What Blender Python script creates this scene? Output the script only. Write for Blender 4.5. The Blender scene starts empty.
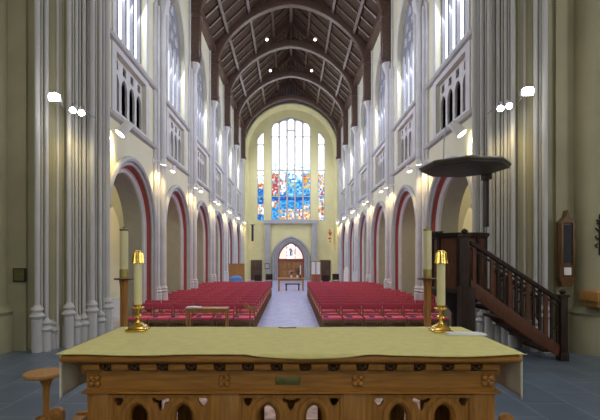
import bpy, bmesh, math, random
from mathutils import Vector, Matrix
from mathutils.geometry import tessellate_polygon
random.seed(7)
PI = math.pi
sc = bpy.context.scene
COL = sc.collection
F, CX, CY, EYE = 430.0, 291.0, 256.0, 2.28      # focal length in pixels, vanishing point, eye height over the nave floor
CH = 0.53                                        # chancel floor above the nave floor
def P(px, py, d):
    return Vector(((px-CX)*d/F, d, EYE-(py-CY)*d/F))

# ------------------------------------------------------------------ materials
def ramp(nt, fac, stops):
    r = nt.nodes.new('ShaderNodeValToRGB')
    e = r.color_ramp.elements
    while len(e) < len(stops): e.new(0.5)
    for i, (p, c) in enumerate(stops):
        e[i].position = p; e[i].color = (*c, 1)
    nt.links.new(fac, r.inputs[0]); return r.outputs[0]
def mul(c, k): return tuple(min(1, v*k) for v in c)
def mat(name, col, rough=.6, metal=0, var=.12, scale=4, stretch=(1, 1, 1), bump=.0, spec=.5, coat=0):
    m = bpy.data.materials.new(name); m.use_nodes = True
    nt = m.node_tree; b = nt.nodes['Principled BSDF']
    tc = nt.nodes.new('ShaderNodeTexCoord'); mp = nt.nodes.new('ShaderNodeMapping')
    mp.inputs['Scale'].default_value = stretch
    nt.links.new(tc.outputs['Object'], mp.inputs[0])
    n = nt.nodes.new('ShaderNodeTexNoise'); n.inputs['Scale'].default_value = scale; n.inputs['Detail'].default_value = 5
    nt.links.new(mp.outputs[0], n.inputs[0])
    nt.links.new(ramp(nt, n.outputs['Fac'], [(.3, mul(col, 1-var)), (.7, mul(col, 1+var))]), b.inputs['Base Color'])
    b.inputs['Roughness'].default_value = rough; b.inputs['Metallic'].default_value = metal
    b.inputs['Specular IOR Level'].default_value = spec; b.inputs['Coat Weight'].default_value = coat
    if bump:
        bp = nt.nodes.new('ShaderNodeBump'); bp.inputs['Strength'].default_value = bump; bp.inputs['Distance'].default_value = .01
        nt.links.new(n.outputs['Fac'], bp.inputs['Height']); nt.links.new(bp.outputs[0], b.inputs['Normal'])
    return m
def tiles(name, c1, c2, mortar, bw, bh, rough=.4, rot=0, ms=.012):
    m = bpy.data.materials.new(name); m.use_nodes = True
    nt = m.node_tree; b = nt.nodes['Principled BSDF']
    tc = nt.nodes.new('ShaderNodeTexCoord'); mp = nt.nodes.new('ShaderNodeMapping')
    mp.inputs['Rotation'].default_value = (0, 0, rot)
    nt.links.new(tc.outputs['Object'], mp.inputs[0])
    t = nt.nodes.new('ShaderNodeTexBrick'); t.inputs['Scale'].default_value = 1
    t.inputs['Color1'].default_value = (*c1, 1); t.inputs['Color2'].default_value = (*c2, 1); t.inputs['Mortar'].default_value = (*mortar, 1)
    t.inputs['Brick Width'].default_value = bw; t.inputs['Row Height'].default_value = bh; t.inputs['Mortar Size'].default_value = ms
    nt.links.new(mp.outputs[0], t.inputs[0])
    n = nt.nodes.new('ShaderNodeTexNoise'); n.inputs['Scale'].default_value = 3; n.inputs['Detail'].default_value = 6
    nt.links.new(mp.outputs[0], n.inputs[0])
    mx = nt.nodes.new('ShaderNodeMix'); mx.data_type = 'RGBA'; mx.blend_type = 'MULTIPLY'; mx.inputs[0].default_value = 1
    nt.links.new(t.outputs[0], mx.inputs[6]); nt.links.new(ramp(nt, n.outputs['Fac'], [(.3, (.75, .75, .75)), (.7, (1, 1, 1))]), mx.inputs[7])
    nt.links.new(mx.outputs[2], b.inputs['Base Color']); b.inputs['Roughness'].default_value = rough
    return m
def glow(name, col, s):
    m = bpy.data.materials.new(name); m.use_nodes = True
    nt = m.node_tree; nt.nodes.clear()
    o = nt.nodes.new('ShaderNodeOutputMaterial'); e = nt.nodes.new('ShaderNodeEmission')
    e.inputs[0].default_value = (*col, 1); e.inputs[1].default_value = s
    tc = nt.nodes.new('ShaderNodeTexCoord'); n = nt.nodes.new('ShaderNodeTexNoise'); n.inputs['Scale'].default_value = 1.5
    nt.links.new(tc.outputs['Object'], n.inputs[0])
    nt.links.new(ramp(nt, n.outputs['Fac'], [(.35, mul(col, .88)), (.65, col)]), e.inputs[0])
    nt.links.new(e.outputs[0], o.inputs[0]); return m
M = {}
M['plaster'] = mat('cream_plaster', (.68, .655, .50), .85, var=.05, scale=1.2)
M['plaster_y'] = mat('yellow_plaster', (.78, .73, .40), .85, var=.05, scale=1.2)
M['stone'] = mat('pale_stone', (.58, .57, .59), .8, var=.07, scale=2.5, bump=.1)
M['stone_g'] = mat('grey_stone', (.44, .44, .45), .8, var=.08, scale=2.5, bump=.1)
M['stone_c'] = mat('cream_stone', (.315, .29, .19), .85, var=.08, scale=1.5, bump=.1)
M['stone_w'] = mat('whitened_stone', (.50, .49, .50), .8, var=.05, scale=2.5)
M['mullion'] = mat('window_stone', (.24, .24, .28), .85, var=.06, scale=3)
M['fabric_toplit'] = mat('crimson_fabric_toplit', (.78, .12, .20), .85, var=.12, scale=30)  # lighter copy of the crimson fabric, light from above put into the colour
M['case'] = mat('brown_case_wood', (.13, .062, .02), .5, var=.25, scale=3, stretch=(12, 12, 1.5))
M['gable'] = mat('shaded_gable_stone', (.20, .20, .25), .9, var=.08)  # gable stone with the shade under the roof put into its colour
M['red'] = mat('red_paint', (.30, .05, .035), .6, var=.1)
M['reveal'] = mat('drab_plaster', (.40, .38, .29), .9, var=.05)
M['passage'] = mat('dark_passage_lining', (.07, .065, .06), .9)
M['void'] = mat('dark_passage', (.035, .035, .045), .9)
M['oak'] = mat('golden_oak', (.33, .145, .024), .45, var=.3, scale=3, stretch=(1.2, 14, 14), bump=.15)
M['oak_v'] = mat('golden_oak_upright', (.33, .145, .024), .45, var=.3, scale=3, stretch=(14, 14, 1.2), bump=.15)
M['oak_d'] = mat('dark_oak_recess', (.15, .062, .014), .6, var=.25, scale=3, stretch=(1.2, 14, 14))
M['oak_b'] = mat('dark_oak_carving', (.055, .022, .007), .6, var=.25, scale=6)  # much darker brown than the rest of the altar oak
M['oak_l'] = mat('light_oak', (.43, .21, .06), .4, var=.2, scale=3, stretch=(12, 12, 1.5))
M['pulpit'] = mat('dark_walnut', (.032, .018, .012), .6, var=.35, scale=3, stretch=(12, 12, 1.5), spec=.25)
M['canopy'] = mat('grey_brown_walnut', (.065, .052, .04), .55, var=.25, scale=3)
M['pulpit_r'] = mat('red_mahogany', (.105, .040, .020), .55, var=.3, scale=3, stretch=(12, 12, 1.5), spec=.3)
M['roof'] = mat('roof_boards', (.085, .055, .038), .85, var=.3, scale=2, stretch=(9, 1, 9), spec=.15)
M['beam'] = mat('roof_beams', (.115, .068, .052), .33, var=.25, scale=3, stretch=(3, 3, 3))
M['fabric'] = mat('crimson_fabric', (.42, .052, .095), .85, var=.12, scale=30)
M['chairwood'] = mat('chair_oak', (.27, .145, .065), .5, var=.25, scale=4, stretch=(8, 8, 1.5))
M['brass'] = mat('polished_brass', (.78, .55, .14), .25, metal=1, var=.08)
M['brass_d'] = mat('aged_brass', (.16, .15, .05), .45, metal=.6, var=.2, scale=20)
M['wax'] = mat('candle_wax', (.68, .62, .36), .5, var=.04)
M['wax_d'] = mat('gilded_band', (.33, .27, .08), .45, metal=.4, var=.15, scale=20)
M['cloth'] = mat('olive_gold_cloth', (.66, .60, .24), .9, var=.06, scale=12)
M['linen'] = mat('white_linen', (.80, .74, .58), .9, var=.05, scale=8)
M['white'] = mat('white_paint', (.80, .80, .82), .5, var=.03)
M['iron'] = mat('black_iron', (.03, .03, .03), .5, metal=.5)
M['grey'] = mat('grey_metal', (.30, .30, .32), .5, metal=.3)
M['slate'] = tiles('slate_floor', (.10, .14, .20), (.135, .175, .235), (.27, .31, .37), .85, .55, .36, rot=math.radians(90), ms=.007)
M['navefloor'] = tiles('pale_stone_floor', (.50, .55, .92), (.53, .58, .96), (.46, .50, .80), .6, .6, .25, ms=.01)
M['door'] = mat('brown_door_wood', (.36, .17, .055), .5, var=.2, scale=3, stretch=(10, 10, 1.2))
M['door_d'] = mat('dark_door_wood', (.085, .05, .032), .5, var=.2, scale=3, stretch=(10, 10, 1.2))
M['book'] = mat('blue_book_cloth', (.06, .08, .17), .6)
M['paper'] = mat('paper', (.75, .76, .78), .7, var=.03)
M['blue'] = mat('blue_cloth', (.10, .25, .62), .8)
M['redwood'] = mat('reddish_wood', (.30, .09, .05), .5, var=.2)
M['green'] = mat('leaf_green', (.05, .12, .03), .6)
M['pink'] = mat('flower_pink', (.65, .25, .28), .7)
DAY = 3.6
M['day'] = glow('clerestory_daylight_glass', (.90, .94, 1.0), DAY)
M['day_end'] = glow('end_window_clear_glass', (.97, .98, 1.0), 5)
M['day_ch'] = glow('chancel_daylight_glass', (1.0, .98, .90), 3.2)
M['day_r'] = glow('transept_daylight_glass', (.93, .95, 1.0), 6.5)
M['day_l'] = glow('transept_dull_glass', (1.0, .96, .85), 1.2)
M['lens'] = glow('lamp_lens_warm', (1.0, .86, .55), 14)
M['lens_w'] = glow('lamp_lens_white', (1.0, .97, .85), 40)
M['lens_s'] = glow('spot_lens', (1.0, .97, .9), 5)
G = {}
for k, c, s in [('blue', (.04, .30, .82), 1.0), ('sky', (.13, .50, .90), 1.15), ('deep', (.03, .14, .58), .9), ('cyan', (.35, .80, .95), 1.2), ('red', (.70, .14, .12), .9),
                ('orange', (.90, .45, .17), 1.0), ('yellow', (.95, .75, .25), 1.0), ('pale', (.95, .82, .70), 1.2), ('white', (.95, .97, 1.0), 2.4), ('pinkish', (1.0, .78, .74), 1.3), ('dark', (.10, .06, .12), .8)]:
    G[k] = glow('stained_glass_'+k, c, s)

# ------------------------------------------------------------------ mesh builder
class MB:
    def __init__(s): s.v = []; s.f = []; s.mi = []; s.m = 0
    def add(s, vs, fs):
        n = len(s.v); s.v += [tuple(v) for v in vs]; s.f += [tuple(i+n for i in f) for f in fs]; s.mi += [s.m]*len(fs); return s
    def box(s, x0, x1, y0, y1, z0, z1):
        return s.add([(x0,y0,z0),(x1,y0,z0),(x1,y1,z0),(x0,y1,z0),(x0,y0,z1),(x1,y0,z1),(x1,y1,z1),(x0,y1,z1)],
                     [(0,3,2,1),(4,5,6,7),(0,1,5,4),(1,2,6,5),(2,3,7,6),(3,0,4,7)])
    def bar(s, a, b, w, h, up=(0,0,1)):
        a, b = Vector(a), Vector(b); d = (b-a).normalized(); up = Vector(up)
        if abs(d.dot(up)) > .98: up = Vector((0,1,0))
        x = d.cross(up).normalized(); y = x.cross(d).normalized()
        c = [(-w/2,-h/2),(w/2,-h/2),(w/2,h/2),(-w/2,h/2)]
        return s.add([a+x*i+y*j for i,j in c]+[b+x*i+y*j for i,j in c], [(3,2,1,0),(4,5,6,7),(0,1,5,4),(1,2,6,5),(2,3,7,6),(3,0,4,7)])
    def lathe(s, prof, c=(0,0,0), n=16, caps=True, rot=0):
        cx, cy, cz = c; vs = []; fs = []
        for r, z in prof:
            for i in range(n):
                a = 2*PI*i/n+rot; vs.append((cx+r*math.cos(a), cy+r*math.sin(a), cz+z))
        for j in range(len(prof)-1):
            for i in range(n):
                k = (i+1)%n; fs.append((j*n+i, j*n+k, (j+1)*n+k, (j+1)*n+i))
        if caps: fs += [tuple(range(n-1,-1,-1)), tuple((len(prof)-1)*n+i for i in range(n))]
        return s.add(vs, fs)
    def cyl(s, a, b, r, r2=None, n=12):
        a, b = Vector(a), Vector(b); r2 = r if r2 is None else r2
        q = (b-a).to_track_quat('Z','Y').to_matrix(); vs = []
        for p, rr in ((a,r),(b,r2)):
            for i in range(n): t = 2*PI*i/n; vs.append(p+q@Vector((rr*math.cos(t), rr*math.sin(t), 0)))
        return s.add(vs, [(i,(i+1)%n,n+(i+1)%n,n+i) for i in range(n)]+[tuple(range(n-1,-1,-1)), tuple(range(n,2*n))])
    def tube(s, pts, r, n=8):
        for a, b in zip(pts, pts[1:]): s.cyl(a, b, r, r, n)
        return s
    def plate(s, outer, holes, axis, lo, hi):
        """polygon with holes in the plane across `axis`, extruded lo..hi along it"""
        loops = [outer]+list(holes)
        tris = tessellate_polygon([[Vector((p[0],p[1],0)) for p in l] for l in loops])
        flat = [p for l in loops for p in l]; N = len(flat)
        def mk(p, t):
            return {'x':(t,p[0],p[1]),'y':(p[0],t,p[1]),'z':(p[0],p[1],t)}[axis]
        vs = [mk(p,lo) for p in flat]+[mk(p,hi) for p in flat]
        fs = [tuple(t) for t in tris]+[tuple(N+i for i in reversed(t)) for t in tris]
        k = 0
        for l in loops:
            n = len(l)
            for i in range(n): a, b = k+i, k+(i+1)%n; fs.append((a,b,N+b,N+a))
            k += n
        return s.add(vs, fs)
    def sweep(s, path, prof, plane='x', sgn=1, x0=0):
        """path: [(u,z)] open; prof: [(offset outward, depth)] ; u runs along Y (plane x) or X (plane y)"""
        n = len(path); vs = []; m = len(prof)
        for i in range(n):
            a = Vector(path[max(0,i-1)]); b = Vector(path[min(n-1,i+1)]); t = (b-a).normalized()
            nx = Vector((-t[1], t[0]))
            if 0 < i < n-1:
                t1 = (Vector(path[i])-Vector(path[i-1])).normalized(); t2 = (Vector(path[i+1])-Vector(path[i])).normalized()
                cs = max(.5, math.sqrt(max(0,(1+t1.dot(t2))/2))); nx = nx/cs
            for o, dp in prof:
                u = path[i][0]+nx[0]*o; z = path[i][1]+nx[1]*o; q = x0+sgn*dp
                vs.append((q,u,z) if plane == 'x' else (u,q,z))
        fs = []
        for i in range(n-1):
            for j in range(m-1): fs.append((i*m+j, i*m+j+1, (i+1)*m+j+1, (i+1)*m+j))
        return s.add(vs, fs)
    def loft(s, loops, cap=True):
        n = len(loops[0]); vs = [p for l in loops for p in l]; fs = []
        for j in range(len(loops)-1):
            for i in range(n): k = (i+1)%n; fs.append((j*n+i, j*n+k, (j+1)*n+k, (j+1)*n+i))
        if cap: fs += [tuple(range(n-1,-1,-1)), tuple((len(loops)-1)*n+i for i in range(n))]
        return s.add(vs, fs)
    def ball(s, c, r, n=12, sz=1):
        pr = [(max(.001, r*math.sin(PI*i/8)), -r*sz*math.cos(PI*i/8)) for i in range(9)]
        return s.lathe(pr, c, n)
    def mesh(s, name, mats, bevel=0, seg=2, smooth=True):
        me = bpy.data.meshes.new(name); me.from_pydata(s.v, [], s.f)
        for m in (mats if isinstance(mats,(list,tuple)) else [mats]): me.materials.append(m)
        if s.mi: me.polygons.foreach_set('material_index', s.mi)
        b = bmesh.new(); b.from_mesh(me)
        bmesh.ops.recalc_face_normals(b, faces=b.faces)
        if bevel:
            es = [e for e in b.edges if len(e.link_faces) == 2 and e.calc_face_angle(0) > .6]
            bmesh.ops.bevel(b, geom=es, offset=bevel, segments=seg, affect='EDGES', profile=.5)
        b.to_mesh(me); b.free()
        if smooth:
            me.polygons.foreach_set('use_smooth', [True]*len(me.polygons)); me.set_sharp_from_angle(angle=math.radians(38))
        me.update(); return me
    def build(s, name, mats, parent=None, bevel=0, seg=2, smooth=True):
        o = bpy.data.objects.new(name, s.mesh(name, mats, bevel, seg, smooth)); COL.objects.link(o)
        if parent: o.parent = parent
        return o
def tag(o, label, cat, group=None):
    o['label'] = label; o['category'] = cat
    if group: o['group'] = group
    return o
def thing(name, label, cat, loc=(0,0,0), group=None, rz=0):
    o = bpy.data.objects.new(name, None); COL.objects.link(o); o.location = loc; o.rotation_euler = (0,0,rz); o.empty_display_size = .2
    return tag(o, label, cat, group)
def struct(o): o['kind'] = 'structure'; return o
def sempty(name, loc=(0,0,0)):
    o = bpy.data.objects.new(name, None); COL.objects.link(o); o.location = loc; return struct(o)
ORD = ['nearest','second','third','fourth','fifth','sixth','seventh','eighth','ninth','tenth','eleventh','twelfth','thirteenth','fourteenth','fifteenth']
NTH = ['first']+ORD[1:]
TRIM = [0]
def trimname(): TRIM[0] += 1; return 'trim_%d' % TRIM[0]

def pointed(c, w, base, spring, apex, n=10):
    """open path, up one jamb, over a pointed arch, down the other"""
    rise = apex-spring; k = (rise*rise-w*w)/(2*w); k = max(k, 1e-4); R = w+k
    th = math.atan2(rise, k); pts = [(c-w, base)] if base < spring else []
    L = [(c+k-R*math.cos(th*i/n), spring+R*math.sin(th*i/n)) for i in range(n+1)]
    pts += L; pts += [(2*c-p[0], p[1]) for p in reversed(L[:-1])]
    if base < spring: pts.append((c+w, base))
    return pts
def circle(cx, cz, r, n=14): return [(cx+r*math.cos(2*PI*i/n), cz+r*math.sin(2*PI*i/n)) for i in range(n)]
def foil(cx, cz, r, k=4, rot=0, n=40):
    return [(cx+r*(.72+.28*abs(math.cos(k*t/2)))*math.cos(t+rot), cz+r*(.72+.28*abs(math.cos(k*t/2)))*math.sin(t+rot)) for t in [2*PI*i/n for i in range(n)]]

# ------------------------------------------------------------------ the nave
XW, XO, XA = 4.6, 5.45, 9.4                   # nave wall face, its outer face, aisle outer wall
PIERS = [10.0+4.85*i for i in range(7)]
BAYS = [p+2.425 for p in PIERS[:-1]]
YE = 40.0                                     # end wall
ZT = 14.1                                     # wall head
floor = struct(MB().box(-XA-.3, XA+.3, 11.0, YE+1, -.2, 0).build('floor', M['navefloor']))
b = MB().box(-XA-.3, XA+.3, -5.2, 10.3, CH-.25, CH); b.box(-XA-.3, XA+.3, 10.3, 10.65, 0, CH-.176); b.box(-XA-.3, XA+.3, 10.65, 11.0, 0, CH-.353)
struct(b.build('floor_chancel', M['slate']))

AW, ASP, AAP = 1.76, 3.1, 4.92                # arcade arch: half width, spring, apex
WW, WS, WSP, WAP = 1.2, 8.1, 11.0, 12.7       # clerestory window
TW, T0, T1 = 1.15, 6.1, 7.66                  # gallery panel
window_no = [0]
for s, side in ((-1,'left'),(1,'right')):
    holes = []
    for yc in BAYS:
        holes.append(pointed(yc, WW, WS, WSP, WAP))
        holes.append([(yc-TW,T0),(yc-TW,T1),(yc+TW,T1),(yc+TW,T0)])
    outer = [(PIERS[0]-.6, ZT), (PIERS[0]-.6, 0)]
    for yc in BAYS: outer += pointed(yc, AW, 0, ASP, AAP)
    outer += [(YE, 0), (YE, ZT)]
    w = MB().plate(outer, holes, 'x', s*XW, s*XO)
    struct(w.build('wall_'+side, M['plaster'], smooth=False))
    # string courses
    for z in (5.92, 7.9):
        t = MB().sweep([(PIERS[0]-.5, z), (YE, z)], [(-.09,-.0),(-.05,.10),(.03,.13),(.07,.09),(.10,0)], 'x', -s, s*XW)
        struct(t.build(trimname(), M['stone_g']))
    # aisle shell
    a = MB().box(min(s*XA, s*(XA+.3)), max(s*XA, s*(XA+.3)), 10.3, YE, 0, 6.2); struct(a.build('wall_aisle_'+side, M['plaster']))
    a = MB().loft([[(s*XO,10.3,6.0),(s*XA,10.3,5.6),(s*XA,10.3,5.75),(s*XO,10.3,6.15)],[(s*XO,YE,6.0),(s*XA,YE,5.6),(s*XA,YE,5.75),(s*XO,YE,6.15)]])
    struct(a.build('ceiling_aisle_'+side, M['plaster']))
    for yc in PIERS[1:]:
        lo, hi = sorted((s*XO, s*XA)); c = (lo+hi)/2
        p = pointed(c, 1.62, 0, 3.0, 4.95)
        o = MB().plate([(lo,6.0),(lo,0)]+p+[(hi,0),(hi,6.0)], [], 'y', yc-.25, yc+.25); struct(o.build(trimname(), M['plaster']))
    for k, yc in enumerate(BAYS):
        r = sempty(trimname(), (s*XW, yc, 0))
        path = pointed(0, AW, 0, ASP, AAP)
        # hood mould, red hollow, inner rolls (in the trim's own frame)
        def roll(off, dep, rad, n=8): return [(off+rad*math.cos(2*PI*i/n), dep+rad*math.sin(2*PI*i/n)) for i in range(n+1)]
        MB().sweep(path, roll(.13, .05, .085), 'x', -s).sweep(path, roll(.0, .01, .045), 'x', -s).build('hood_mould', M['stone_g'], r)
        MB().sweep(path, [(-.01,.01), (-.03,-.01), (-.115,-.105), (-.13,-.125)], 'x', -s).build('red_hollow', M['red'], r)
        m = MB().sweep(path, roll(-.20,-.21,.055), 'x', -s)
        m.sweep(path, [(-.12,-.112),(-.15,-.15),(-.19,-.20),(-.23,-.25)], 'x', -s).build('inner_order', M['stone'], r)
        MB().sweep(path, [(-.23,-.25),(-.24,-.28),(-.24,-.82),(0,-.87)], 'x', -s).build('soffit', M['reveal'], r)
        # dressed stone around the gallery panel and the clerestory window
        SW = 1.42
        sp = MB().plate([(-SW,5.99),(-SW,7.83),(SW,7.83),(SW,5.99)], [[(-TW,T0),(-TW,T1),(TW,T1),(TW,T0)]], 'x', *sorted((0, -s*.03)))
        pin, pout = pointed(0, WW, WS, WSP, WAP), pointed(0, WW+.2, 7.98, WSP, WAP+.25)
        sp.plate(pout, [pin], 'x', *sorted((0, -s*.03)))
        so_ = sp.build(trimname(), M['stone']); so_.location = (s*XW, yc, 0); struct(so_)
        # gallery panel
        g = sempty(trimname(), (s*XW, yc, 0))
        hs = []; L = 4; lw = 2*TW/L
        for i in range(L):
            c = -TW+lw*(i+.5); hs.append(pointed(c, lw*.36, T0+.06, 6.95, 7.22, 5)); hs.append(foil(c, 7.44, .15, 4, PI/4, 24))
        lo, hi = sorted((s*.10, s*.165))
        MB().plate([(-TW,T0),(-TW,T1),(TW,T1),(TW,T0)], hs, 'x', lo, hi).build('tracery', M['stone'], g)
        if k:
            MB().box(*sorted((s*.42, s*.5)), -TW, TW, T0, T1).build('back_panel', M['stone_g'], g)
        else:   # the nearest panels open into a dark passage behind the wall
            p = MB()
            for y in (-TW-.05, TW): p.box(*sorted((s*.17, s*2.3)), y, y+.05, T0, T1)
            for z in (T0-.0, T1-.05): p.box(*sorted((s*.17, s*2.3)), -TW, TW, z, z+.05)
            p.box(*sorted((s*2.3, s*2.36)), -TW, TW, T0, T1).build('passage', M['passage'], g)
        # clerestory window
        window_no[0] += 1
        wn = sempty('window_%d' % window_no[0], (s*XW, yc, 0))
        hs = []; L = 4; lw = 2*WW/L
        for i in range(L):
            c = -WW+lw*(i+.5); hs.append(pointed(c, lw/2-.07, WS+.05, 10.35, 10.75, 5))
        for c in (-lw, 0, lw): hs.append(foil(c, 11.12, .23, 4, PI/4, 24))
        for c in (-.36, .36): hs.append(foil(c, 11.62, .21, 4, PI/4, 24))
        hs.append(foil(0, 12.12, .2, 3, PI/2, 24))
        lo, hi = sorted((s*.165, s*.28))
        MB().plate(pointed(0, WW+.02, WS-.02, WSP, WAP+.02), hs, 'x', lo, hi).build('window_frame', M['mullion'], wn)
        MB().plate(pointed(0, WW+.02, WS-.02, WSP, WAP+.02), [], 'x', *sorted((s*.285, s*.30))).build('pane', M['day'], wn, smooth=False)
    # wall shafts on the piers
    for k, yc in enumerate(PIERS[1:]):
        m = MB()
        for dy, dx, rad in ((0,.17,.12),(-.25,.08,.075),(.25,.08,.075),(-.45,.03,.06),(.45,.03,.06)):
            X = s*(XW-dx)
            m.lathe([(rad,1.25),(rad,10.75)], (X, yc+dy, 0), 12)
            m.lathe([(rad+.06,0),(rad+.06,1.0),(rad+.035,1.03),(rad+.075,1.08),(rad+.03,1.13),(rad+.05,1.18),(rad+.005,1.25)], (X, yc+dy, 0), 12)
        m.box(*sorted((s*XW, s*(XW-.06))), yc-.52, yc+.52, 0, 10.7)
        m.lathe([(.10,10.55),(.16,10.7),(.22,10.85),(.27,11.0),(.27,11.08)], (s*(XW-.17), yc, 0), 8)
        m.lathe([(.06,10.7),(.06,ZT)], (s*(XW-.03), yc-.3, 0), 10); m.lathe([(.06,10.7),(.06,ZT)], (s*(XW-.03), yc+.3, 0), 10)
        struct(m.build('pillar_%s_%d' % (side, k+1), M['stone']))

# end wall: grey gable pierced by a great arch, yellow recessed wall with windows and door
gab = [(-5.5,0),(-5.5,ZT+.2),(0,19.3),(5.5,ZT+.2),(5.5,0)]
ga = pointed(0, 4.3, 0, 12.0, 16.35, 16)
struct(MB().plate([(-5.5,ZT+.2),(-5.5,0)]+ga+[(5.5,0),(5.5,ZT+.2),(0,19.3)], [], 'y', YE, YE+.5).build('wall_end_gable', M['gable'], smooth=False))
t = MB(); t.sweep(ga, [(.12,-.0),(.14,.10),(.02,.14),(-.10,.06),(-.22,-.10),(-.30,-.45)], 'y', -1, YE)
struct(t.build(trimname(), M['plaster_y']))
WC = [(-1.86,5.6),(-1.86,14.35),(-1.62,14.72),(-1.1,15.0),(-.4,15.25),(0,15.33),(.4,15.25),(1.1,15.0),(1.62,14.72),(1.86,14.35),(1.86,5.6)]
def side_light(c, hi):   # pointed half lancet, the higher corner towards the middle
    w = .33; return [(c-w,5.6),(c-w, 12.3 if hi > 0 else 13.6),(c-w*.2*hi, 13.3), (c+w, 13.6 if hi > 0 else 12.3),(c+w,5.6)]
def sl(c, sg):
    w = .31; a = [(c-w,5.6),(c-w,13.35),(c+.05,13.75),(c+w,13.95),(c+w,5.6)]
    return a if sg > 0 else [(2*c-p[0],p[1]) for p in reversed(a)]
SLs = [sl(-2.86, 1), sl(2.86, -1)]
dw = pointed(0, 1.22, 0, 1.95, 3.55, 10)
struct(MB().plate([(-4.5,0)]+dw+[(4.5,0),(4.5,16.6),(-4.5,16.6)], [WC]+SLs, 'y', YE+.45, YE+.8).build('wall_end', M['plaster_y'], smooth=False))
# stone frame, strips and door surround
m = MB(); fr = [p for p in WC]
for sx in (-1,1):
    m.box(*sorted((sx*1.95, sx*2.45)), YE+.12, YE+.5, 0, 5.45)
m.box(-2.55, 2.55, YE+.05, YE+.5, 5.3, 5.62)
struct(m.build(trimname(), M['stone_g']))
m = MB()
for o, dd, rr in ((.10,.05,.07),(.28,.10,.09),(.48,.14,.10)):
    m.sweep(dw, [(o+rr*math.cos(2*PI*i/8), dd+rr*math.sin(2*PI*i/8)) for i in range(9)], 'y', -1, YE+.45)
m.sweep(dw, [(.0,-.2),(.0,.02),(.58,.10),(.62,0)], 'y', -1, YE+.45)
struct(m.build(trimname(), M['stone_g']))
def glass_grid(mb_by, poly_test, x0, x1, z0, z1, step, pick, y):
    nx, nz = max(1, round((x1-x0)/step)), round((z1-z0)/step)
    rnd = random.Random(int(x0*100)+999)
    gx = [[x0+(x1-x0)*i/nx+(0 if i in (0,nx) else rnd.uniform(-.3,.3)*(x1-x0)/nx) for i in range(nx+1)] for j in range(nz+1)]
    gz = [[z0+(z1-z0)*j/nz+(0 if j in (0,nz) else rnd.uniform(-.3,.3)*(z1-z0)/nz) for i in range(nx+1)] for j in range(nz+1)]
    for j in range(nz):
        for i in range(nx):
            q = [(gx[j][i],gz[j][i]),(gx[j][i+1],gz[j][i+1]),(gx[j+1][i+1],gz[j+1][i+1]),(gx[j+1][i],gz[j+1][i])]
            cx = sum(p[0] for p in q)/4; cz = sum(p[1] for p in q)/4
            mb_by.m = pick(cx, cz, rnd)
            mb_by.add([(p[0],y,p[1]) for p in q], [(0,1,2,3)])
GK = list(G); gi = {k:i for i,k in enumerate(GK)}; GM = [G[k] for k in GK]
def pick_main(x, z, r):
    c = r.random(); px = CX+x*F/YE; py = CY-(z-EYE)*F/YE
    if py < 166+4*math.sin(px): return gi['white']
    if py < 172: return gi[r.choice(['white','white','pale','cyan'])]
    if px < 278.5 and py < 194: return gi[r.choice(['red','red','pinkish','red','yellow' if py > 186 else 'orange','sky'])]
    if px < 286 and py < 192: return gi[r.choice(['pinkish','red','pale','white','orange','sky'])]
    if px > 302 and 172 < py < 187: return gi[r.choice(['orange','yellow','pale','orange','red','sky'])]
    if py < 181 and px > 286: return gi[r.choice(['sky','cyan','white','pale','blue'])]
    if py < 195: return gi[r.choice(['sky','sky','blue','cyan','sky','yellow' if c < .2 else 'blue'])]
    if py < 199: return gi[r.choice(['deep','deep','blue'])]
    if px < 277 and 197 < py < 207: return gi[r.choice(['pale','orange','white','sky','red'])]
    if py > 208 - (4 if px > 302 else 0) and px > 278: return gi[r.choice(['orange','red','pale','pale','sky','sky','yellow','pinkish','blue','orange'])]
    return gi[r.choice(['blue','blue','sky','sky','blue','sky'])]
def pick_side(x, z, r):
    py = CY-(z-EYE)*F/YE; 
    if py < 172: return gi['white']
    if x < 0:
        if py < 182: return gi[r.choice(['white','cyan','pale'])]
        if py < 188: return gi[r.choice(['red','orange','pinkish'])]
        if py < 203 or py > 213: return gi[r.choice(['blue','sky','deep','blue'])]
        return gi[r.choice(['pale','pinkish','white','orange','sky'])]
    return gi[r.choice(['orange','yellow','pale','red','sky','pale','blue' if 186 < py < 212 else 'pinkish','pinkish'])]
window_no[0] += 1
wn = sempty('window_%d' % window_no[0], (0, YE, 0))
m = MB(); lw = 3.72/5
hs = []
for i in range(5):
    c = -1.86+lw*(i+.5); l, r = c-lw/2+.075, c+lw/2-.075
    e = {0: [(l,14.35),(c-.08,14.72),(r,14.80)], 1: [(l,14.80),(c,15.0),(r,15.02)], 2: [(l,15.05),(c,15.22),(r,15.05)], 3: [(l,15.02),(c,15.0),(r,14.80)], 4: [(l,14.80),(c+.08,14.72),(r,14.35)]}[i]
    zs = [5.68, 7.9, 10.35, 13.5 if i != 2 else 14.1]
    for a, bb in zip(zs, zs[1:]): hs.append([(l,a+.05),(l,bb-.05),(r,bb-.05),(r,a+.05)])
    hs.append([(l, zs[-1]+.04)]+e+[(r, zs[-1]+.04)])
m.plate([(p[0]*1.01,p[1]+(.02 if p[1] > 6 else -.02)) for p in WC], hs, 'y', .46, .56); m.build('window_frame', M['stone_g'], wn)
m = MB()
glass_grid(m, None, -1.86, 1.86, 5.6, 15.35, .16, pick_main, .60)
m.build('pane', GM, wn, smooth=False)
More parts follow.
